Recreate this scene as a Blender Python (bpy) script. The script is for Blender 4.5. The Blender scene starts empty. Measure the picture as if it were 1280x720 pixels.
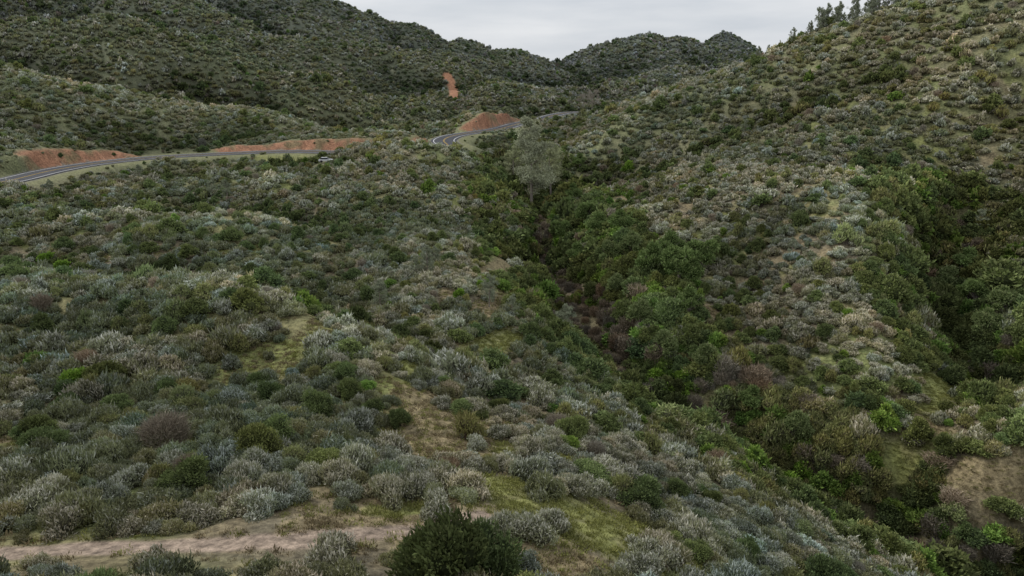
import bpy, math, numpy as np
from mathutils import Vector
rng=np.random.default_rng(7)
S=0.72; F=865.0; P=math.radians(16.7); ZC=60.0
cp,sp=math.cos(P),math.sin(P)
def ray(u,v):
    cx=(u-640)/F; cy=(360-v)/F
    dy=cp+cy*sp; dz=-sp+cy*cp
    return cx/dy, dz/dy
# ---------------------------------------------------------------- terrain survey points (u,v,forward distance)
cols={
-200:[(720,32),(600,48),(500,68),(400,95),(345,118),(350,140),(285,185),(245,236),(205,285),(150,340),(70,410),(100,470),(10,600),(32,700),(-60,1000),(-90,1500),(-20,1900)],
0:[(720,31),(690,35),(600,48),(500,68),(400,95),(345,115),(358,138),(300,165),(285,182),(248,226),(228,250),(205,272),(150,330),(78,400),(132,455),(30,590),(85,680),(-40,950),(-55,1500),(0,1900)],
150:[(720,31),(680,36),(600,47),(500,67),(400,96),(350,115),(366,138),(318,158),(256,190),(276,215),(240,245),(200,322),(178,352),(112,415),(165,470),(22,610),(85,700),(-30,1000),(-45,1500),(20,1900)],
300:[(720,31),(670,37),(600,47),(540,58),(450,80),(366,107),(388,130),(335,155),(268,190),(288,212),(240,252),(213,300),(191,352),(176,385),(139,440),(185,495),(64,620),(125,710),(8,1000),(45,1200),(-18,1500),(40,1900)],
400:[(600,47),(450,80),(394,98),(410,118),(358,142),(300,180),(240,250),(205,325),(190,350),(176,371),(168,395),(155,445),(200,500),(97,600),(150,680),(45,850),(98,1000),(-5,1400),(50,1900)],
450:[(188,322),(192,345),(175,365)],
500:[(720,32),(650,41),(560,57),(480,76),(443,86),(448,105),(400,122),(350,145),(300,180),(250,235),(212,280),(187,312),(192,342),(175,364),(171,392),(208,445),(150,540),(118,640),(162,720),(48,920),(102,1080),(28,1400),(62,1900)],
545:[(190,318),(192,335)],
600:[(720,34),(640,42),(600,50),(540,65),(500,80),(456,98),(432,115),(400,130),(352,155),(336,172),(300,195),(250,250),(210,310),(190,370),(165,440),(141,475),(170,560),(112,720),(83,920),(124,1080),(60,1350),(82,1900)],
665:[(262,300),(230,330),(190,390),(165,460),(150,520),(140,620),(112,800),(120,1050),(77,1400),(95,1900)],
740:[(720,36),(660,45),(600,55),(560,68),(500,96),(430,160),(380,180),(300,215),(240,270),(190,340),(150,430),(138,520),(134,700),(98,1100),(120,1280),(60,1700),(92,2150)],
830:[(720,40),(660,52),(600,75),(560,95),(520,130),(470,142),(400,160),(300,195),(220,265),(180,320),(118,440),(142,530),(118,900),(82,1150),(102,1350),(85,2300)],
900:[(720,46),(660,62),(600,80),(560,105),(530,128),(500,133),(400,160),(300,190),(220,245),(160,305),(92,400),(122,500),(112,900),(90,1400)],
960:[(74,380),(108,480)],
1000:[(720,60),(650,86),(600,110),(550,118),(400,150),(300,178),(200,232),(120,295),(54,355),(88,440),(100,900)],
1100:[(720,72),(680,93),(640,104),(560,112),(500,122),(400,142),(300,167),(230,190),(195,225),(100,275),(22,325),(60,410),(80,900)],
1200:[(720,88),(600,101),(520,115),(200,215),(100,245),(-2,300),(50,400)],
1280:[(740,92),(600,99),(500,115),(400,145),(300,178),(200,210),(100,240),(0,275),(-30,330),(20,430),(60,900)],
1450:[(700,85),(500,110),(400,135),(300,165),(200,195),(100,225),(-20,260),(-70,330),(0,450),(60,900)],
}
pts=[(u,v,d) for u,l in cols.items() for v,d in l]
pts+=[(690,340,215),(700,440,130),(660,480,100),(1130,680,98),(1190,265,197),(1165,352,176),(1190,420,151),(1240,480,133),(850,640,64),
 (690,74,1550),(790,43,1800),(822,37,1800),(850,47,1800),(874,68,2050),(905,43,2350),(935,54,2350),(968,80,2350),(1100,80,2350),(1300,70,2350),
 (180,98,520),(620,141,482),(560,150,500)]
pts+=[(u,99,3600) for u in range(-200,1500,140)]+[(u,92,2800) for u in range(-200,1500,140)]
A=[];Lq=[];Q=[]
for u,v,d in pts:
    a,q=ray(u,v); A.append(a);Lq.append(math.log(d));Q.append(q)
A=np.array(A);Lq=np.array(Lq);Q=np.array(Q);n=len(A)
def kern(r2): return 0.5*r2*np.log(r2+1e-12)
K=kern((A[:,None]-A)**2+(Lq[:,None]-Lq)**2)+np.eye(n)*1e-4
Pm=np.c_[np.ones(n),A,Lq]
M=np.block([[K,Pm],[Pm.T,np.zeros((3,3))]])
W=np.linalg.solve(M,np.r_[Q,0,0,0])
def tps(a,l):
    out=np.empty(len(a))
    for i in range(0,len(a),40000):
        aa=a[i:i+40000];ll=l[i:i+40000]
        out[i:i+40000]=kern((aa[:,None]-A)**2+(ll[:,None]-Lq)**2)@W[:n]+W[n]+W[n+1]*aa+W[n+2]*ll
    return out
def vnoise(x,y,seed=0):
    xi=np.floor(x);yi=np.floor(y);fx=x-xi;fy=y-yi
    fx=fx*fx*(3-2*fx);fy=fy*fy*(3-2*fy)
    def h(a,b):
        s=np.sin(a*127.1+b*311.7+seed*74.7)*43758.5453
        return s-np.floor(s)
    return (h(xi,yi)*(1-fx)+h(xi+1,yi)*fx)*(1-fy)+(h(xi,yi+1)*(1-fx)+h(xi+1,yi+1)*fx)*fy
def fbm(x,y,seed=0,o=3):
    t=0;am=.5;tot=0
    for i in range(o):
        t=t+am*vnoise(x*2**i+i*13.7,y*2**i-i*7.1,seed+i);tot+=am;am*=.5
    return t/tot
def sst(a,b,x):
    t=np.clip((x-a)/(b-a),0,1);return t*t*(3-2*t)
def pdist(x,y,L):
    P_,r=L;d=np.full(len(x),1e9)
    if len(P_)==1: d=np.hypot(x-P_[0][0],y-P_[0][1])
    for i in range(len(P_)-1):
        a=P_[i];b=P_[i+1]-P_[i];ll=(b@b)+1e-9
        t=np.clip(((x-a[0])*b[0]+(y-a[1])*b[1])/ll,0,1)
        d=np.minimum(d,np.hypot(x-a[0]-t*b[0],y-a[1]-t*b[1]))
    return d/r
def survey(l): return np.array([(ray(u,v)[0]*d*S,d*S) for u,v,d in l])
gully=[(survey([(655,215,340),(662,262,300),(675,300,255),(690,340,215),(722,390,182),(742,430,160),(790,490,140),(835,520,130),(920,565,118),(1000,600,110),(1080,645,103),(1130,680,98),(1190,720,92)]),1.0)]
gully2=[(survey([(1190,265,197),(1165,352,176),(1190,420,151),(1240,480,133),(1300,520,120)]),1.0)]
def h0(x,y):
    x=np.atleast_1d(np.asarray(x,float));y=np.atleast_1d(np.asarray(y,float))
    Y=np.maximum(y,22*S);a=np.clip(x/Y,-1.15,1.15)
    D=np.minimum(Y,3500*S)
    z=tps(a,np.log(D/S))*D
    k=np.clip(Y/70,.35,1.6)
    z=z+(fbm(x/26,y/26,3)-.5)*4.2*k+(fbm(x/8,y/8,5)-.5)*1.2
    z=z-((1-np.abs(2*fbm(x/55,y/55,29,2)-1))**2-.4)*3.2*sst(60,110,Y)*sst(260,200,Y)
    rid=1-np.abs(2*fbm(x/60,y/60,9)-1)
    z=z-(rid**3-.25)*8*sst(230,420,Y)
    rid=1-np.abs(2*fbm(x/170,y/170,19)-1)
    z=z-(rid**3-.25)*30*sst(420,800,Y)*(1-.5*sst(-50,150,x))
    z=z-3.6*np.exp(-(pdist(x,y,gully[0])/6)**2)-2.5*np.exp(-(pdist(x,y,gully2[0])/5)**2)
    return z+ZC
# ---------------------------------------------------------------- road path
rp=[(-260,262,-36),(-120,246,-35.5),(0,228,-35),(60,214,-35),(120,204,-35),(200,196,-35),(280,192,-34.6),(360,189,-34.3),(430,190.5,-34.2),(490,191,-34),(538,188,-33.6),(560,182.5,-33.2),(554,175.5,-32.8),(566,169.5,-32),(592,165.5,-31),(625,161,-30),(650,154,-28.6),(676,150,-27.9),(690,144.5,-26.9),(715,140,-26),(750,139,-25.5)]
RP=[]
for u,v,z in rp:
    a,q=ray(u,v);d=z/q*S;RP.append((a*d,d,z*S+ZC))
RP=np.array(RP)
def catmull(Pt,step=1.5):
    out=[]
    for i in range(len(Pt)-1):
        p0=Pt[max(i-1,0)];p1=Pt[i];p2=Pt[i+1];p3=Pt[min(i+2,len(Pt)-1)]
        m=max(2,int(np.linalg.norm(p2-p1)/step))
        for j in range(m):
            t=j/m
            out.append(.5*((2*p1)+(-p0+p2)*t+(2*p0-5*p1+4*p2-p3)*t*t+(-p0+3*p1-3*p2+p3)*t**3))
    out.append(Pt[-1]);return np.array(out)
RC=catmull(RP)
for _ in range(14): RC[1:-1]=(RC[:-2]+2*RC[1:-1]+RC[2:])/4
def road_dist(x,y):
    d=np.full(len(x),1e6);rz=np.zeros(len(x))
    m=np.where((y>RC[:,1].min()-40)&(y<RC[:,1].max()+40)&(x>RC[:,0].min()-40)&(x<RC[:,0].max()+40))[0]
    for i in range(0,len(m),20000):
        k=m[i:i+20000]
        dd=(x[k][:,None]-RC[:,0])**2+(y[k][:,None]-RC[:,1])**2
        j=dd.argmin(1);d[k]=np.sqrt(dd[np.arange(len(k)),j]);rz[k]=RC[j,2]
    return d,rz
def height(x,y,full=False):
    x=np.atleast_1d(np.asarray(x,float));y=np.atleast_1d(np.asarray(y,float))
    z=h0(x,y);rd,rz=road_dist(x,y)
    up=z>rz
    t=np.where(up,sst(6.2,10.2+2.5*(vnoise(x/2.5,y/2.5,5)-.5)*2,rd),sst(6.4,16,rd))
    cut=np.where(up,z-rz,0)
    z2=np.where(rd<40,(rz-.14)*(1-t)+z*t,z)
    if full: return z2,rd,cut,t
    return z2
DD=np.exp(np.linspace(math.log(18),math.log(1900),700))
def hit(u,v):
    a,q=ray(u,v)
    zz=height(a*DD,DD);rz=ZC+q*DD
    k=np.where(rz<=zz)[0]
    k=k[0] if len(k) else len(DD)-1
    return np.array([a*DD[k],DD[k]])
def line(*uv,r=2.0):
    return (np.array([hit(u,v) for u,v in uv]),r)
trail=[line((-60,700),(0,694),(100,688),(200,684),(350,678),(450,668),(560,655),(600,648),r=.6)]
trail2=[(trail[0][0]-np.array([0,1.5]),1.0)]
grass=[line((560,600),(610,606),(650,612),r=1.5),line((680,640),(740,655),(800,685),r=3.2),line((510,465),r=1.5),line((205,566),(225,562),r=1.0),line((470,640),(540,636),r=.6),
       line((1120,575),(1150,565),r=1.8),line((330,199),(372,202),r=3.2),line((930,605),(945,615),r=1.8),line((640,565),(700,575),r=1.2),line((640,420),(600,440),r=1.8),line((860,560),(900,590),r=1.5),line((1180,480),(1160,510),r=2)]
ochre=[line((600,705),(660,690),(720,700),r=1.5),line((505,560),(515,530),(530,500),r=2.2),line((590,545),(625,530),r=1.4),line((545,455),(590,435),r=1.4),
       line((600,395),(640,375),r=1.6),line((600,345),(660,340),r=2.2),line((1200,590),(1240,610),(1290,600),r=1.6),line((540,655),(580,660),(620,665),r=1.0),line((1150,540),(1180,550),r=1.5)]
track=[line((558,96),(566,108),(568,124),r=3.5)]
banks=[line((75,200),(150,193),(222,188),r=13),line((285,187),(350,184),r=13),line((372,183),(440,178),(505,178),r=15),line((560,164),(600,158),(658,150),r=15)]
def mind(x,y,LS):
    return np.min([pdist(x,y,l) for l in LS],axis=0)
# ---------------------------------------------------------------- mesh helpers
def build(name,V,Fq,C=None,mat=None,smooth=False,link=None):
    V=np.asarray(V,np.float32);Fq=np.asarray(Fq,np.int32)
    me=bpy.data.meshes.new(name)
    me.vertices.add(len(V));me.vertices.foreach_set('co',V.ravel())
    if len(Fq):
        k=Fq.shape[1]
        me.loops.add(Fq.size);me.loops.foreach_set('vertex_index',Fq.ravel())
        me.polygons.add(len(Fq));me.polygons.foreach_set('loop_start',np.arange(0,Fq.size,k,dtype=np.int32))
        me.polygons.foreach_set('use_smooth',np.full(len(Fq),smooth))
    me.update(calc_edges=True)
    if C is not None:
        at=me.attributes.new('Col','FLOAT_COLOR','POINT')
        C=np.c_[np.asarray(C),np.ones(len(V))].astype(np.float32)
        at.data.foreach_set('color',C.ravel())
    ob=bpy.data.objects.new(name,me)
    if mat: me.materials.append(mat)
    (link or bpy.context.scene.collection).objects.link(ob)
    return ob
def newmat(name):
    m=bpy.data.materials.new(name);m.use_nodes=True
    nt=m.node_tree;b=nt.nodes['Principled BSDF'];b.inputs['Roughness'].default_value=.85
    b.inputs['Specular IOR Level'].default_value=.15
    return m,nt,b
def fol_mat(name,inst):
    m,nt,b=newmat(name)
    at=nt.nodes.new('ShaderNodeAttribute');at.attribute_name='Col'
    src=at.outputs['Color']
    if inst:
        a2=nt.nodes.new('ShaderNodeAttribute');a2.attribute_type='INSTANCER';a2.attribute_name='tint'
        mx=nt.nodes.new('ShaderNodeVectorMath');mx.operation='MULTIPLY'
        nt.links.new(src,mx.inputs[0]);nt.links.new(a2.outputs['Vector'],mx.inputs[1]);src=mx.outputs[0]
    nt.links.new(src,b.inputs['Base Color'])
    b.inputs['Specular IOR Level'].default_value=.0
    return m
M_inst=fol_mat('shrub_foliage',True);M_tree=fol_mat('tree_foliage',False)
def unit(v): return v/(np.linalg.norm(v,axis=-1,keepdims=True)+1e-9)
def sprigs(p,ax,L,w,c,tipc=None):
    n=len(p);L=np.broadcast_to(L,(n,))[:,None];w=np.broadcast_to(w,(n,))[:,None]
    side=unit(np.cross(ax,unit(rng.normal(size=(n,3)))))
    bend=unit(np.cross(ax,side))*L*.12
    v=np.stack([p,p+ax*L*.55+side*w*.5+bend,p+ax*L,p+ax*L*.55-side*w*.5+bend],1).reshape(-1,3)
    f=np.arange(4*n).reshape(n,4)
    t=c if tipc is None else tipc
    cc=np.stack([c*.85,(c+t)/2,t,(c+t)/2],1).reshape(-1,3)
    return v,f,cc
def tube(P_,R,sides=5,col=(.08,.06,.045)):
    P_=np.asarray(P_,float);V=[];Fq=[]
    for i,p in enumerate(P_):
        t=unit(P_[min(i+1,len(P_)-1)]-P_[max(i-1,0)])
        a=unit(np.cross(t,[.31,.9,.2]));b=np.cross(t,a)
        for s in range(sides):
            an=2*math.pi*s/sides;V.append(p+R[i]*(a*math.cos(an)+b*math.sin(an)))
    for i in range(len(P_)-1):
        for s in range(sides):
            s2=(s+1)%sides;Fq.append([i*sides+s,i*sides+s2,(i+1)*sides+s2,(i+1)*sides+s])
    V=np.array(V);return V,np.array(Fq),np.tile(np.array(col),(len(V),1))
def merge(parts):
    V=[];Fq=[];C=[];o=0
    for v,f,c in parts:
        V.append(v);Fq.append(f+o);C.append(c);o+=len(v)
    return np.concatenate(V),np.concatenate(Fq),np.concatenate(C)
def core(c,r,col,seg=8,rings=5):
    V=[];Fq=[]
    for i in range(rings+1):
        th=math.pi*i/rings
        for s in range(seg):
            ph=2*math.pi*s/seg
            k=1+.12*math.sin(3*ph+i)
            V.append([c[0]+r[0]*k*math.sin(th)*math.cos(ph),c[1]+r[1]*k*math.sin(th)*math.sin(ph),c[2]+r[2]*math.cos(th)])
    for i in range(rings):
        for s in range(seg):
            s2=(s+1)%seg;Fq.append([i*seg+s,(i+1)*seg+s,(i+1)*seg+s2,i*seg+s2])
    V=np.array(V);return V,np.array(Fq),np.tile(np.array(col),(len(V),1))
def bush(nq,L,w,c0,c1,tip,tipfrac,up=.7,hgt=1.25,lobes=9,spread=.62,shag=.25,corecol=(.07,.07,.046),rl=(.28,.5),stems=True):
    c0=np.array(c0);c1=np.array(c1);tip=np.array(tip)
    lc=[];lr=[]
    for i in range(lobes):
        an=rng.uniform(0,6.28);rr=spread*math.sqrt(rng.uniform(0,1)) if i else 0
        r=rng.uniform(*rl)*(1-.2*rr)
        top=hgt*rng.uniform(.68,1.05)*(1-.42*(rr/spread)**2)
        lc.append([rr*math.cos(an),rr*math.sin(an),max(.22,top-r)]);lr.append(r)
    lc=np.array(lc);lr=np.array(lr)
    parts=[]
    k=rng.choice(lobes,nq,p=lr**2/sum(lr**2))
    dr=unit(rng.normal(size=(nq,3))+np.array([0,0,.4]))
    depth=1-rng.random(nq)**2*shag*1.6+rng.normal(size=nq)*.08
    p=lc[k]+dr*(lr[k]*depth)[:,None]*np.array([1.1,1.1,1.0])
    p[:,2]=np.maximum(p[:,2],rng.uniform(.02,.25,nq))
    ax=unit(dr*(1-up)+np.array([0,0,up])+rng.normal(size=(nq,3))*.33)
    t=rng.random((nq,1));lobt=rng.uniform(.72,1.3,lobes)[k][:,None]
    c=(c0*(1-t)+c1*t)*lobt
    isf=(rng.random(nq)<tipfrac*np.clip(.35+dr[:,2],.1,1.3)*rng.uniform(.3,1.7,lobes)[k])&(depth>.8)
    tc=np.where(isf[:,None],tip*rng.uniform(.65,1.1,(nq,1)),c*1.15)
    cc=np.where(isf[:,None],(c+tip)*.42,c)
    lng=np.where((rng.random(nq)<.08)&(L<.3),1.9,1.0)
    parts.append(sprigs(p-ax*L*.35,ax,L*rng.uniform(.55,1.3,nq)*lng,w*rng.uniform(.7,1.3,nq),cc,tc))
    for i in range(lobes):
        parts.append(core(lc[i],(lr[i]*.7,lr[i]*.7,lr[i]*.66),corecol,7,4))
    for i in range(min(6,lobes) if stems else 0):
        parts.append(tube([[0,0,-.2],[lc[i][0]*.4,lc[i][1]*.4,lc[i][2]*.5],lc[i]],[.05,.035,.015],4,(.09,.07,.055)))
    return merge(parts)
def twiggy(nst,wd,col,tipcol,hgt=1.5):
    parts=[];col=np.array(col);tipcol=np.array(tipcol)
    for i in range(8):
        an=rng.uniform(0,6.28);e=np.array([math.cos(an)*.5,math.sin(an)*.5,hgt*rng.uniform(.6,.85)])
        parts.append(tube([[0,0,-.2],e*[.35,.35,.5],e],[.05,.03,.012],4,col*.8))
    for k,(m,L,s) in enumerate([(nst,.55,wd*1.3),(nst*3,.35,wd)]):
        an=rng.uniform(0,6.28,m);rr=np.sqrt(rng.random(m))*.75;z=rng.uniform(.15,.95,m)*hgt*(1-.35*rr**2)
        p=np.c_[rr*np.cos(an),rr*np.sin(an),z]
        ax=unit(np.c_[np.cos(an)*rr*.8,np.sin(an)*rr*.8,np.full(m,.9)]+rng.normal(size=(m,3))*.35)
        t=rng.random((m,1))
        parts.append(sprigs(p-ax*L*.3,ax,L*rng.uniform(.6,1.3,m),s,col*(.7+.6*t),tipcol*(.7+.6*t)))
    return merge(parts)
src=bpy.data.collections.new('shrub_library')
SP={}
cnt=0
def reg(key,data):
    global cnt
    build('lib_%03d_%s'%(cnt,key),*data,mat=M_inst,link=src);SP.setdefault(key,[]).append(cnt);cnt+=1
G0=(.172,.184,.09);G1=(.285,.292,.16)
LOD=[(4600,.17,.045),(1500,.27,.085),(420,.4,.18),(100,.6,.34)]
for lo,(nq,L,w) in enumerate(LOD):
    nv=4 if lo<3 else 2
    for _ in range(nv):
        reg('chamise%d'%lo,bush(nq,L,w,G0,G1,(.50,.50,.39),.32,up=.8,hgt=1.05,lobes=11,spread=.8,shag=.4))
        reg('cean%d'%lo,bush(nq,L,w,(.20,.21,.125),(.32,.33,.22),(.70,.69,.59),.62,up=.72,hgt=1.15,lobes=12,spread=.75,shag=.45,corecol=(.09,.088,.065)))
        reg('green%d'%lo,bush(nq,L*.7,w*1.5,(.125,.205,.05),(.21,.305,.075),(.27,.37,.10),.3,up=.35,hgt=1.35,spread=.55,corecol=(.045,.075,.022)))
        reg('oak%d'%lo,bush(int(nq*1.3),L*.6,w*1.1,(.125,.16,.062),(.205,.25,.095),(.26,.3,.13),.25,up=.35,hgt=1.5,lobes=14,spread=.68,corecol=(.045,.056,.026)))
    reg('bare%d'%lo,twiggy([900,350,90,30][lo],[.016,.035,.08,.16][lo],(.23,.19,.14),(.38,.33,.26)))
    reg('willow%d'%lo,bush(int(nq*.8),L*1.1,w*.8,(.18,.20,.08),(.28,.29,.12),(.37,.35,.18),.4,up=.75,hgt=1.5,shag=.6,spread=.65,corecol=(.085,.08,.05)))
def tuft(n,col,tip,h):
    an=rng.uniform(0,6.28,n);r=rng.random(n)*.5
    p=np.c_[r*np.cos(an),r*np.sin(an),np.full(n,-.03)]
    ax=unit(np.c_[np.cos(an)*.4,np.sin(an)*.4,np.ones(n)]+rng.normal(size=(n,3))*.25)
    t=rng.uniform(.7,1.3,(n,1))
    return sprigs(p,ax,h*rng.uniform(.5,1.3,n),.05,np.array(col)*t,np.array(tip)*t)
for _ in range(2):
    reg('tuft',tuft(70,(.19,.21,.06),(.34,.335,.12),.2))
    reg('dry',tuft(50,(.22,.175,.10),(.37,.31,.19),.22))
# ---------------------------------------------------------------- terrain mesh
NA,NR=880,1020
az=np.linspace(math.radians(-68),math.radians(68),NA)
rr=np.exp(np.linspace(math.log(14),math.log(6000),NR))
RR,AZ=np.meshgrid(rr,az,indexing='ij')
X=(RR*np.sin(AZ)).ravel();Y=(RR*np.cos(AZ)-8).ravel()
Z,rd,cut,tt=height(X,Y,True)
# landform index: paints relief shading, hollows dark and crests pale; also steers shrub species
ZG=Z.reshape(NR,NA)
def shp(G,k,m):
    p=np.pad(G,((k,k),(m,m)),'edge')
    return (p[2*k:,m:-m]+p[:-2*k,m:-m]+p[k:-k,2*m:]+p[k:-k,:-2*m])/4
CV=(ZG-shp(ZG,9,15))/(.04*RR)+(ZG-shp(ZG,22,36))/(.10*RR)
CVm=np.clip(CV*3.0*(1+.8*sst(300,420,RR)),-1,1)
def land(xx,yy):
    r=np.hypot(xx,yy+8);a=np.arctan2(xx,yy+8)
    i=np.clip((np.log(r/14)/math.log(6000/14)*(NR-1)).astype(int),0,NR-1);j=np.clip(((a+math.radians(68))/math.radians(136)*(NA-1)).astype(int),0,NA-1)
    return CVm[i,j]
gd=mind(X,Y,gully);rho=np.hypot(X,Y)
lit=np.array([.18,.155,.105]);moss=np.array([.19,.21,.085]);och=np.array([.28,.225,.13]);red=np.array([.36,.185,.11]);dirt=np.array([.34,.265,.205]);gr=np.array([.26,.27,.095])
def mix(a,b,t): return a*(1-t[:,None])+b*t[:,None]
nz=fbm(X/14,Y/14,31);nz2=fbm(X/3.1,Y/3.1,41);nz3=fbm(X/1.2,Y/1.2,43)
clr=fbm(X/5,Y/5,151)
C=mix(np.tile(lit,(len(X),1)),moss,sst(.42,.6,nz))
C=mix(C,och,sst(.5,.68,fbm(X/6,Y/6,51))*.5)
rightm=sst(60,110,X)*sst(60,120,Y)*sst(420,300,Y)
C=mix(C,np.array([.22,.215,.105]),rightm*.4*sst(.3,.6,nz2))
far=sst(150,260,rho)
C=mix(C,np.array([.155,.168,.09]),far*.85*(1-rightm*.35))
C=C*(1+.33*CVm.ravel())[:,None]  # relief shading painted into the ground colour
cl=sst(.67,.71,clr)*sst(260,180,rho)*sst(6,12,gd)
C=mix(C,np.where((nz>.5)[:,None],gr*.9,och),cl*.7)
wob=(nz2-.5)*1.3+(nz3-.5)*.5
C=mix(C,och*1.05,sst(1.35,.8,mind(X,Y,ochre)+wob)*.9)
C=mix(C,gr,sst(1.35,.8,mind(X,Y,grass)+wob)*.95*(.6+.4*sst(.35,.55,nz3)))
C=mix(C,dirt,sst(1.7,.9,mind(X,Y,trail)+wob*.7))
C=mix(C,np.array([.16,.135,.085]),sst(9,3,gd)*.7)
verge=sst(13,8,rd)*sst(5,.5,cut)
C=mix(C,np.array([.24,.24,.12]),verge*.7)
bm=sst(1.25,.8,mind(X,Y,banks)+wob*.35)
bank=sst(.3,.9,cut)*sst(5.6,6.4,rd)*sst(14,10,rd)*bm
redv=red*(.5+.9*fbm(X/1.5,Y/1.5,91))[:,None]
redv=mix(redv,np.array([.2,.17,.09]),sst(.56,.68,fbm(X/4,Y/4,93))*.8)
C=C*(1-bank[:,None])+redv*bank[:,None]
C=mix(C,np.array([.22,.21,.185]),sst(6.4,5.4,rd))
C*=(1-.33*sst(335,400,rho)*(1-rightm))[:,None]
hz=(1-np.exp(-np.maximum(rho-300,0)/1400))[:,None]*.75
C=C*(1-hz)+np.array([.16,.19,.21])*hz  # aerial haze painted into the ground colour, growing with distance
C=mix(C,red*1.1,sst(1.3,.8,mind(X,Y,track)+wob*.4))
C*= (.8+.4*vnoise(X*1.3,Y*1.3,77))[:,None]
idx=np.arange(NA*NR).reshape(NR,NA)
Fq=np.stack([idx[:-1,:-1],idx[:-1,1:],idx[1:,1:],idx[1:,:-1]],-1).reshape(-1,4)[:,::-1]
mg,nt,b=newmat('soil_and_litter')
at=nt.nodes.new('ShaderNodeAttribute');at.attribute_name='Col'
tc=nt.nodes.new('ShaderNodeTexCoord')
def nnode(sc,det=6):
    q=nt.nodes.new('ShaderNodeTexNoise');q.inputs['Scale'].default_value=sc;q.inputs['Detail'].default_value=det
    nt.links.new(tc.outputs['Object'],q.inputs['Vector']);return q
n1=nnode(2.2,8);n2=nnode(11,6)
mr=nt.nodes.new('ShaderNodeMapRange');mr.inputs[1].default_value=.3;mr.inputs[2].default_value=.7;mr.inputs[3].default_value=.5;mr.inputs[4].default_value=1.45
nt.links.new(n1.outputs['Fac'],mr.inputs[0])
mr2=nt.nodes.new('ShaderNodeMapRange');mr2.inputs[1].default_value=.3;mr2.inputs[2].default_value=.7;mr2.inputs[3].default_value=.7;mr2.inputs[4].default_value=1.3
nt.links.new(n2.outputs['Fac'],mr2.inputs[0])
mm=nt.nodes.new('ShaderNodeMath');mm.operation='MULTIPLY';nt.links.new(mr.outputs[0],mm.inputs[0]);nt.links.new(mr2.outputs[0],mm.inputs[1])
vs=nt.nodes.new('ShaderNodeVectorMath');vs.operation='SCALE';nt.links.new(at.outputs['Color'],vs.inputs[0]);nt.links.new(mm.outputs[0],vs.inputs['Scale'])
nt.links.new(vs.outputs[0],b.inputs['Base Color'])
bp=nt.nodes.new('ShaderNodeBump');bp.inputs['Distance'].default_value=.2;bp.inputs['Strength'].default_value=.8
nt.links.new(n1.outputs['Fac'],bp.inputs['Height']);nt.links.new(bp.outputs[0],b.inputs['Normal'])
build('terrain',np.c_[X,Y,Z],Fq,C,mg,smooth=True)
# ---------------------------------------------------------------- road
T=np.gradient(RC,axis=0);T[:,2]=0;T=unit(T);N=np.c_[-T[:,1],T[:,0],np.zeros(len(T))]
def strip(name,o1,o2,dz,mat,parent=None):
    V=np.stack([RC+N*o1,RC+N*o2],1).reshape(-1,3);V[:,2]+=dz
    k=np.arange(len(RC)-1)*2
    ob=build(name,V,np.stack([k,k+1,k+3,k+2],1)[:,::-1],None,mat)
    if parent: ob.parent=parent
    return ob
def simple(name,col,rough=.7,nscale=None,amt=.3):
    m,nt,b=newmat(name);b.inputs['Roughness'].default_value=rough
    if nscale:
        q=nt.nodes.new('ShaderNodeTexNoise');q.inputs['Scale'].default_value=nscale;q.inputs['Detail'].default_value=6
        tc=nt.nodes.new('ShaderNodeTexCoord');nt.links.new(tc.outputs['Object'],q.inputs['Vector'])
        r=nt.nodes.new('ShaderNodeValToRGB');r.color_ramp.elements[0].position=.3;r.color_ramp.elements[1].position=.7
        r.color_ramp.elements[0].color=[c*(1-amt) for c in col]+[1];r.color_ramp.elements[1].color=[c*(1+amt) for c in col]+[1]
        nt.links.new(q.outputs['Fac'],r.inputs[0]);nt.links.new(r.outputs[0],b.inputs['Base Color'])
    else: b.inputs['Base Color'].default_value=list(col)+[1]
    return m
asph=simple('asphalt',(.075,.078,.088),.8,.4,.25);wp=simple('white_paint',(.75,.75,.75),.6,3,.15);yp=simple('yellow_paint',(.55,.36,.06),.6,3,.15)
road=strip('road',-5.2,5.2,0,asph)
strip('edge_line',4.0,4.3,.012,wp,road);strip('edge_line_far',-4.3,-4.0,.012,wp,road)
strip('centre_line',.1,.28,.012,yp,road);strip('centre_line_far',-.28,-.1,.012,yp,road)
# ---------------------------------------------------------------- scatter
PX=[];PY=[]
for d0,d1,spc in [(16,95,1.3),(95,200,1.45),(200,350,1.9),(350,700,2.7),(700,1800,4.4)]:
    xs=np.arange(-d1*1.15-15,d1*1.15+15,spc);ys=np.arange(d0*.6,d1,spc)
    gx,gy=np.meshgrid(xs,ys);gx=gx.ravel()+rng.uniform(-.55,.55,gx.size)*spc;gy=gy.ravel()+rng.uniform(-.55,.55,gy.size)*spc
    rho=np.hypot(gx,gy)
    m=(rho>=d0)&(rho<d1)&(np.abs(gx)<gy*.88+12)&(gy>10)
    m&=~((rho>1150)&(rng.random(gx.size)<.3))&~((rho>450)&(gx>gy*.5))
    PX.append(gx[m]);PY.append(gy[m])
x=np.concatenate(PX);y=np.concatenate(PY)
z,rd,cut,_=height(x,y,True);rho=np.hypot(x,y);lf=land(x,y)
N_=len(x);U=rng.random(N_)
gdd=mind(x,y,gully);g2=mind(x,y,gully2);gm=np.minimum(gdd,g2*1.3)
wob=(fbm(x/2.5,y/2.5,88)-.5)*.9
og=np.minimum(mind(x,y,ochre),mind(x,y,grass))+wob
tr=pdist(x,y,(trail[0][0],1.0));tr2=pdist(x,y,trail2[0])
keep=np.ones(N_,bool)
thin=fbm(x/6,y/6,51);clr=fbm(x/5,y/5,151)
keep&=~((thin>.6)&(U<.35)&(rho<330))
keep&=~((clr>.69)&(U<.75)&(rho<250)&(gm>9))
keep&=~((og<1.15)&(U<.93))
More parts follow.
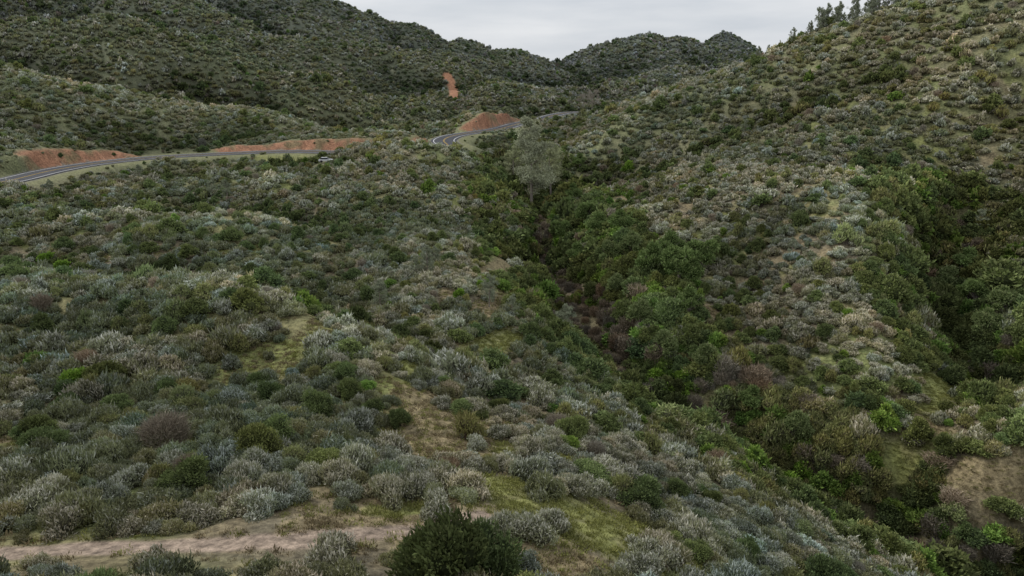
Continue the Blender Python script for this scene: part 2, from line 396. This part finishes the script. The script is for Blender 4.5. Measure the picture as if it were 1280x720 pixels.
keep&=~((tr<1.5+wob)|((tr2<1.7+wob)&(U<.93)))
keep&=mind(x,y,track)>1.1
down=cut<=0
aq=x/y
plate=(aq>-.262)&(aq<-.11)
keep&=rd>np.where(plate,6.8,8.0)
keep&=~(down&(rd<13)&(U<.9)&~plate)
carp=hit(408,203)
keep&=~((np.hypot(x-carp[0],(y-carp[1]+3)*.6)<4.5))
inb=mind(x,y,banks)<1.15
keep&=~((~down)&(rd<13)&(cut>.4)&inb&(U<.95))
rm=sst(60,110,x)*sst(60,120,y)*sst(420,300,y)
key=np.full(N_,0) # 0 chamise 1 cean 2 green 3 oak 4 bare 5 willow
nA=fbm(x/22,y/22,101);nB=fbm(x/6,y/6,111);r1=rng.random(N_);r2=rng.random(N_)
pw=np.clip(.44+(nA-.5)*1.6+(nB-.5)*1.3+lf*.15,.05,.9)
pw*=np.where(rho>350,.5,1)*np.where((rho>210)&(x<0),.75,1)
belt=line((1010,200),(960,240),(1000,300),(1060,350),(1110,400),r=16);pw+=.2*sst(1.2,.3,pdist(x,y,belt))
belt=line((560,580),(700,560),(800,600),(900,650),(1000,700),r=8);pw+=.4*sst(1.3,.4,pdist(x,y,belt))
key[r1<pw]=1
key[(r2>.988)&(nA>.4)]=2
key[((r2<.05)&(tr>5))|((lf<-.5)&(r2<.3))]=3
key[(r2>.36)&(r2<.37)]=4
key[(r2>.38)&(r2<.43)]=5
gz=gm+ (nB-.5)*8
sel=gz<19;key[sel&(r1<.35)]=3;key[sel&(r1>.35)&(r1<.45)]=5;key[sel&(r1>.45)&(r1<.56)&(nA>.42)]=2
sel=gz<9;key[sel]=np.select([r1[sel]<.36,r1[sel]<.54,r1[sel]<.90],[3,5,2],4)
sel=(gdd<2.8)&(y<185);key[sel]=np.where(r1[sel]<.75,4,5)
bare=line((755,385),(778,405),(790,450),(830,470),r=3.5);sel=pdist(x,y,bare)<1;key[sel&(r1<.6)]=4
bare=line((880,500),(960,500),(1000,520),r=3);sel=pdist(x,y,bare)<1;key[sel&(r1<.5)]=4
wil=line((920,550),(1000,570),(1040,600),r=6);sel=pdist(x,y,wil)<1;key[sel&(r1<.7)]=5
grn=line((760,250),(720,300),(800,330),(850,420),(840,460),r=7);sel=pdist(x,y,grn)<1;key[sel&(r2<.3)]=2;key[sel&(r2>.5)&(r2<.9)]=3
sc=np.exp(rng.normal(size=N_)*.24)*np.array([1.0,1.05,1.0,1.3,1.0,1.15])[key]
sc*=np.where((gz<14)&(gdd>3),1.5,1)*np.where(rho>1150,2.9,np.where(rho>700,2.3,np.where(rho>350,1.5,np.where(rho>200,1.15,np.where(rho>95,.97,.93)))))
sc*=np.where(rd<16,.6,1)*np.where(tr2<3,.65,1)
lod=np.digitize(rho,[60,150,350])
names=['chamise','cean','green','oak','bare','willow']
idxs=np.zeros(N_,np.int32)
for k in range(6):
    for l in range(4):
        m=(key==k)&(lod==l);lst=np.array(SP['%s%d'%(names[k],l)]);idxs[m]=lst[rng.integers(0,len(lst),m.sum())]
val=rng.uniform(.8,1.2,N_)*(.78+.44*nB)*(1+.34*lf)  # landform term paints relief shading into the shrub tint
hue=(rng.normal(size=N_)*.055+(nA-.5)*.22+rm*.04)
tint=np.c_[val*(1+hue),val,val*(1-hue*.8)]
tint*=(1-.17*sst(335,400,rho)*(1-rm))[:,None]
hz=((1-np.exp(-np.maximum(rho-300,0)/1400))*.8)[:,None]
tint=tint*(1-hz)+np.array([.84,.95,1.6])*hz  # distance haze mixed into the shrub tint, no real volume
def scatter(name,x,y,z,sc,idxs,tint,zs=None):
    n=len(x)
    me=bpy.data.meshes.new(name);me.vertices.add(n);me.vertices.foreach_set('co',np.c_[x,y,z].astype(np.float32).ravel())
    a=me.attributes.new('idx','INT','POINT');a.data.foreach_set('value',idxs.astype(np.int32))
    a=me.attributes.new('tint','FLOAT_VECTOR','POINT');a.data.foreach_set('vector',tint.astype(np.float32).ravel())
    s=np.c_[sc*rng.uniform(.85,1.25,n),sc*rng.uniform(.85,1.25,n),sc*(rng.uniform(.7,1.25,n) if zs is None else zs)]
    a=me.attributes.new('scl','FLOAT_VECTOR','POINT');a.data.foreach_set('vector',s.astype(np.float32).ravel())
    r=np.c_[rng.normal(size=n)*.1,rng.normal(size=n)*.1,rng.uniform(0,6.28,n)]
    a=me.attributes.new('rot','FLOAT_VECTOR','POINT');a.data.foreach_set('vector',r.astype(np.float32).ravel())
    ob=bpy.data.objects.new(name,me);bpy.context.scene.collection.objects.link(ob)
    ng=bpy.data.node_groups.new(name+'_instancing','GeometryNodeTree')
    ng.interface.new_socket('Geometry',in_out='INPUT',socket_type='NodeSocketGeometry')
    ng.interface.new_socket('Geometry',in_out='OUTPUT',socket_type='NodeSocketGeometry')
    gi=ng.nodes.new('NodeGroupInput');go=ng.nodes.new('NodeGroupOutput');ip=ng.nodes.new('GeometryNodeInstanceOnPoints')
    ci=ng.nodes.new('GeometryNodeCollectionInfo');ci.inputs['Collection'].default_value=src
    ci.inputs['Separate Children'].default_value=True;ci.inputs['Reset Children'].default_value=True
    def na(nm,t):
        q=ng.nodes.new('GeometryNodeInputNamedAttribute');q.data_type=t;q.inputs['Name'].default_value=nm
        return [o for o in q.outputs if o.enabled and o.name=='Attribute'][0]
    ip.inputs['Pick Instance'].default_value=True
    L=ng.links.new
    L(gi.outputs[0],ip.inputs['Points']);L(ci.outputs[0],ip.inputs['Instance'])
    L(na('idx','INT'),ip.inputs['Instance Index']);L(na('scl','FLOAT_VECTOR'),ip.inputs['Scale'])
    e=ng.nodes.new('FunctionNodeEulerToRotation');L(na('rot','FLOAT_VECTOR'),e.inputs[0]);L(e.outputs[0],ip.inputs['Rotation'])
    L(ip.outputs[0],go.inputs[0])
    md=ob.modifiers.new('instances','NODES');md.node_group=ng
    return ob
for nm,ks in [('chaparral_shrubs',[0]),('flowering_shrubs',[1]),('green_shrubs',[2,5]),('scrub_oaks',[3]),('leafless_shrubs',[4])]:
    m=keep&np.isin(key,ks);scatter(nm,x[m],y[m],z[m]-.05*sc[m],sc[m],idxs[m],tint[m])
gx=rng.uniform(-75,95,90000);gy=rng.uniform(16,120,90000)
m=(np.abs(gx)<gy*.95+8);gx=gx[m];gy=gy[m]
a2=mind(gx,gy,grass);a1=np.minimum(a2,mind(gx,gy,ochre))
u_=rng.random(len(gx));trd=mind(gx,gy,trail)
m=((a1<1.5)|(u_<.15)|(fbm(gx/5,gy/5,151)>.66))&((trd>1.2)|(u_<.01));gx=gx[m];gy=gy[m];a2=a2[m];gz_=height(gx,gy)
ii=np.where((a2<1.5)|(rng.random(len(gx))<.35),np.array(SP['tuft'])[rng.integers(0,2,len(gx))],np.array(SP['dry'])[rng.integers(0,2,len(gx))])
v_=rng.uniform(.7,1.2,(len(gx),1));scatter('grass',gx,gy,gz_,rng.uniform(.4,1.0,len(gx)),ii,np.tile(v_,(1,3)))
# ---------------------------------------------------------------- trees
bark=(.28,.245,.21)
def tree(h,cr,kind,nq=1,seed=0,leaf=None,ls=1.0):
    parts=[]
    lean=rng.normal(size=2)*.03*h
    tp=[np.array([lean[0]*t*t+.02*h*math.sin(5*t+seed),lean[1]*t*t,h*t*.96-.3]) for t in np.linspace(0,1,8)]
    parts.append(tube(tp,[h*.018*(1-t)**.8+.015 for t in np.linspace(0,1,8)],7,bark))
    nl=int(28 if kind=='pine' else 24)
    for i in range(nl):
        t=rng.uniform(.2,.97);b0=tp[int(t*7)]*(1-(t*7)%1)+tp[min(7,int(t*7)+1)]*((t*7)%1)
        an=i*2.4+rng.uniform(-.4,.4)
        prof=(1-t)**.7*1.1+.15 if kind=='pine' else math.sin(math.pi*min(1,t*.8+.18))
        Ln=cr*prof*rng.uniform(.65,1.15);rise=.45 if kind=='pine' else .8
        dv=np.array([math.cos(an),math.sin(an),rise*rng.uniform(.5,1.3)])
        mid=b0+dv*Ln*.5+rng.normal(size=3)*.04*Ln;end=b0+dv*Ln+np.array([0,0,.1*Ln])
        parts.append(tube([b0,mid,end],[h*.006,h*.004,h*.0015],4,bark))
        for k in range(5):
            f=rng.uniform(.35,1.05);c=b0*(1-f)+end*f+rng.normal(size=3)*Ln*.13
            if kind=='bare':
                m=int(26*nq);ax=unit(dv+rng.normal(size=(m,3))*.6);col=np.tile(np.array([.36,.325,.275]),(m,1))*rng.uniform(.7,1.3,(m,1))
                parts.append(sprigs(c+rng.normal(size=(m,3))*.2,ax,h*.085,h*.005,col))
            else:
                m=int(70*nq);rc=h*.042*rng.uniform(.7,1.4)
                g=rng.uniform(.7,1.25)
                p=c+unit(rng.normal(size=(m,3)))*(rc*rng.random((m,1))**.4)*[1.2,1.2,.8]
                base=np.array(leaf if leaf else [.33,.36,.25])
                ax=unit(rng.normal(size=(m,3))+[0,0,.8])
                parts.append(sprigs(p,ax,h*.028*ls,h*.009*ls,np.tile(base*g,(m,1))*rng.uniform(.75,1.3,(m,1))))
    return merge(parts)
def oaktree(h,r,c0,c1,tip,nq=5200):
    v,f,c=bush(nq,.12,.06,c0,c1,tip,.35,up=.3,hgt=1.75,lobes=17,spread=.7,shag=.35,rl=(.2,.42),corecol=tuple(np.array(c0)*.35),stems=False)
    v=v*np.array([r,r,(h*.82)/1.75]);v[:,2]+=h*.16
    parts=[(v,f,c),tube([[0,0,-.5],[.1*r,.02,h*.2],[.05*r,.08*r,h*.5]],[h*.04,h*.032,h*.02],8,bark)]
    for i in range(7):
        an=i*.9+rng.uniform(-.3,.3);e=np.array([math.cos(an)*r*.65,math.sin(an)*r*.65,h*rng.uniform(.5,.75)])
        parts.append(tube([[.08*r,.02,h*.2],e*[.5,.5,.75],e],[h*.02,h*.012,h*.005],5,bark))
    return merge(parts)
def treeobj(name,me_ob,u,v,sc=1.0,sink=0):
    p=hit(u,v);zz=height(p[:1],p[1:])[0]
    o=bpy.data.objects.new(name,me_ob);bpy.context.scene.collection.objects.link(o)
    o.location=(p[0],p[1],zz-sink);o.scale=(sc,sc,sc);o.rotation_euler=(0,0,rng.uniform(0,6.28));return o
def tm(data):
    o=build('tree_mesh',*data,mat=M_tree);me=o.data;bpy.data.objects.remove(o);return me
def tmesh(*a,**k): return tm(tree(*a,**k))
big=[tmesh(22,5,'pine',nq=1.3,seed=1,leaf=[.46,.48,.33],ls=1.0),tmesh(18,5.5,'oak',nq=1.0,seed=2,leaf=[.43,.45,.27],ls=1.0)]
sm=[tmesh(6,1.8,'pine',seed=s,nq=.8) for s in range(4)]
bar=tmesh(13,6,'bare',nq=1.0,seed=5)
oak=[tm(oaktree(7.5,4.0,(.13,.19,.065),(.22,.29,.105),(.28,.35,.14))) for s in range(2)]+[tm(oaktree(7.5,3.8,(.15,.20,.08),(.26,.31,.13),(.33,.37,.18))) for s in range(2)]
treeobj('gray_pine_tree',big[0],664,266,1.2);treeobj('cottonwood_tree',big[1],688,252,1.05);treeobj('cottonwood_tree',big[1],642,236,.8)
treeobj('leafless_tree',bar,740,139,1.0);treeobj('leafless_tree',bar,729,139,.75)
for u,v,s in [(535,345,.95),(545,335,.7),(612,385,.9),(475,388,.8),(705,425,1.0),(640,400,.7),(520,345,.6),(175,225,.8),(265,250,.9),(285,252,.9),(65,245,.7),(1060,300,.6),(990,320,.6),(700,180,1),(1225,290,.8),(930,170,.8),(850,150,.7),(1000,170,.6)]:
    treeobj('gray_pine_tree',sm[rng.integers(4)],u,v,s)
for u,v,s in [(815,350,1),(850,355,1.15),(875,340,1),(835,330,.9),(790,325,.8),(715,255,.8),(735,280,.9),(775,295,.8),(690,240,.7),(1180,370,.8),(1205,345,.8),(1250,400,.8),(1230,430,.8),(700,300,.8),(760,335,.8),(725,215,.8),(745,235,.7),(860,400,.8),(720,335,.8),(770,375,.7),(705,275,.8),(800,415,.8),(830,455,.8),(750,300,.9),(690,215,.7),(640,290,.6),(1215,385,.8),(880,470,.7),(990,560,.7),(940,520,.6)]:
    treeobj('oak_tree',oak[rng.integers(4)],u,v,s*.95)
def ridge(u):
    a,_=ray(u,60);yy=np.linspace(190,330,140)
    x_=a*yy;zz=height(x_,yy);q=(zz-ZC)/yy;k=q.argmax();return x_[k],yy[k],zz[k]
for u in list(rng.uniform(985,1138,32))+[958,948,1105,1120,1060,1050,1155,1180]:
    a=ridge(u);o=bpy.data.objects.new('gray_pine_tree',sm[rng.integers(4)]);bpy.context.scene.collection.objects.link(o)
    s=rng.choice([.75,.95,1.15,1.4],p=[.3,.3,.25,.15]);o.location=(a[0],a[1]+rng.uniform(-3,2),a[2]-.3);o.scale=(s*.8,s*.8,s*1.1);o.rotation_euler=(0,0,rng.uniform(0,6))
def accent(u,v,s):
    p=hit(u,v);zz=height(p[:1],p[1:])[0];return p[0],p[1],zz,s
ac=np.array([accent(*t) for t in [(440,410,1.5),(92,485,1.2),(105,478,1.0),(985,610,1.9),(1000,600,1.6),(80,340,1.5),(720,380,1.5),(600,365,1.3),(845,495,2.3),(855,480,2),(785,215,2.2),(700,310,1.7),(925,600,1.4),(640,330,1.3),(1060,400,1.2),(780,235,2),(575,372,1.2),(60,330,1.4),(700,350,1.6),(820,480,2)]])
scatter('toyon_shrubs',ac[:,0],ac[:,1],ac[:,2]-.1,ac[:,3],np.array([SP['green1'][i%3] for i in range(len(ac))]),np.tile([1.1,1.15,.8],(len(ac),1)))
# big pale ceanothus round the grassy clearing
ac=np.array([accent(*t) for t in [(655,672,1.35),(625,664,1.0),(690,660,.95),(735,618,1.2),(705,610,1.0),(812,700,1.2),(850,680,1.1),(880,700,1.1),(770,625,.9),(840,640,1.1),(545,640,1.1),(905,655,1.2)]])
scatter('ceanothus_shrubs',ac[:,0],ac[:,1],ac[:,2]-.1,ac[:,3],np.array([SP['cean0'][i%4] for i in range(len(ac))]),np.tile([1.12,1.12,1.1],(len(ac),1)))
# ---------------------------------------------------------------- parked car
def car(p,rot):
    zz=height(p[:1],p[1:])[0]
    e=bpy.data.objects.new('parked_car',None);bpy.context.scene.collection.objects.link(e)
    paint=simple('car_paint',(.65,.66,.68),.3);glass=simple('car_glass',(.02,.025,.03),.1);rub=simple('tyre_rubber',(.02,.02,.02),.9)
    def prof(name,pr,w0,w1,mat):
        n=len(pr);V=[(a,-w,c) for (a,c),w in zip(pr,[w0 if c<1 else w1 for a,c in pr])]+[(a,w,c) for (a,c),w in zip(pr,[w0 if c<1 else w1 for a,c in pr])]
        me=bpy.data.meshes.new(name);me.from_pydata(V,[],[list(range(n))[::-1],[i+n for i in range(n)]]+[[i,(i+1)%n,(i+1)%n+n,i+n] for i in range(n)])
        o=bpy.data.objects.new(name,me);me.materials.append(mat);bpy.context.scene.collection.objects.link(o);o.parent=e
        bv=o.modifiers.new('bevel','BEVEL');bv.width=.06;bv.segments=2;return o
    prof('body',[(-2.25,.35),(2.2,.35),(2.28,.6),(2.15,.82),(1.1,.97),(-2.1,.99),(-2.3,.75)],.9,.9,paint)
    prof('windows',[(1.0,.96),(.35,1.42),(-1.5,1.42),(-2.0,.97)],.84,.68,glass)
    prof('roof',[(.32,1.425),(.2,1.48),(-1.4,1.48),(-1.52,1.425)],.69,.69,paint)
    for i,(a,c) in enumerate([(1.4,.82),(1.4,-.82),(-1.4,.82),(-1.4,-.82)]):
        bpy.ops.mesh.primitive_cylinder_add(vertices=20,radius=.34,depth=.24,location=(a,c,.34),rotation=(math.pi/2,0,0))
        o=bpy.context.object;o.name='wheel_%d'%(i+1);o.data.materials.append(rub);o.parent=e
    e.location=(p[0],p[1],zz+.05);e.rotation_euler=(0,0,rot)
car(carp,.15)
# ---------------------------------------------------------------- light
w=bpy.data.worlds.new('World');bpy.context.scene.world=w;w.use_nodes=True;nt=w.node_tree
bg=nt.nodes['Background'];bg.inputs['Strength'].default_value=.104
sky=nt.nodes.new('ShaderNodeTexSky');sky.sky_type='NISHITA';sky.sun_disc=False;sky.sun_elevation=math.radians(42);sky.sun_rotation=math.radians(-60)
tc=nt.nodes.new('ShaderNodeTexCoord');mp=nt.nodes.new('ShaderNodeMapping');mp.inputs['Scale'].default_value=(2.2,2.2,13)
nz_=nt.nodes.new('ShaderNodeTexNoise');nz_.inputs['Scale'].default_value=1.6;nz_.inputs['Detail'].default_value=7;nz_.inputs['Roughness'].default_value=.5
nt.links.new(tc.outputs['Generated'],mp.inputs[0]);nt.links.new(mp.outputs[0],nz_.inputs['Vector'])
cr=nt.nodes.new('ShaderNodeValToRGB');cr.color_ramp.elements[0].position=.35;cr.color_ramp.elements[1].position=.68
cr.color_ramp.elements[0].color=(.55,.59,.645,1);cr.color_ramp.elements[1].color=(.76,.775,.80,1)
nt.links.new(nz_.outputs['Fac'],cr.inputs[0])
vm=nt.nodes.new('ShaderNodeVectorMath');vm.operation='SCALE';vm.inputs['Scale'].default_value=10.0;nt.links.new(cr.outputs[0],vm.inputs[0])
mx=nt.nodes.new('ShaderNodeMixRGB');mx.inputs[0].default_value=.95;nt.links.new(sky.outputs[0],mx.inputs[1]);nt.links.new(vm.outputs[0],mx.inputs[2])
nt.links.new(mx.outputs[0],bg.inputs['Color'])
sl=bpy.data.lights.new('sun','SUN');sl.energy=1.5;sl.angle=math.radians(18);sl.color=(1,.95,.87)
so=bpy.data.objects.new('sun',sl);bpy.context.scene.collection.objects.link(so)
dv=Vector((-math.cos(math.radians(42))*math.sin(math.radians(60)),math.cos(math.radians(42))*math.cos(math.radians(60)),math.sin(math.radians(42))))
so.rotation_euler=dv.to_track_quat('Z','Y').to_euler()
cam=bpy.data.cameras.new('camera');co=bpy.data.objects.new('camera',cam);bpy.context.scene.collection.objects.link(co)
cam.lens=F/1280*36;cam.sensor_width=36;cam.clip_end=12000;cam.clip_start=.5
co.location=(0,0,ZC);co.rotation_euler=(math.pi/2-P,0,0);bpy.context.scene.camera=co
sc_=bpy.context.scene;sc_.view_settings.view_transform='Standard';sc_.view_settings.look='None';sc_.view_settings.exposure=0
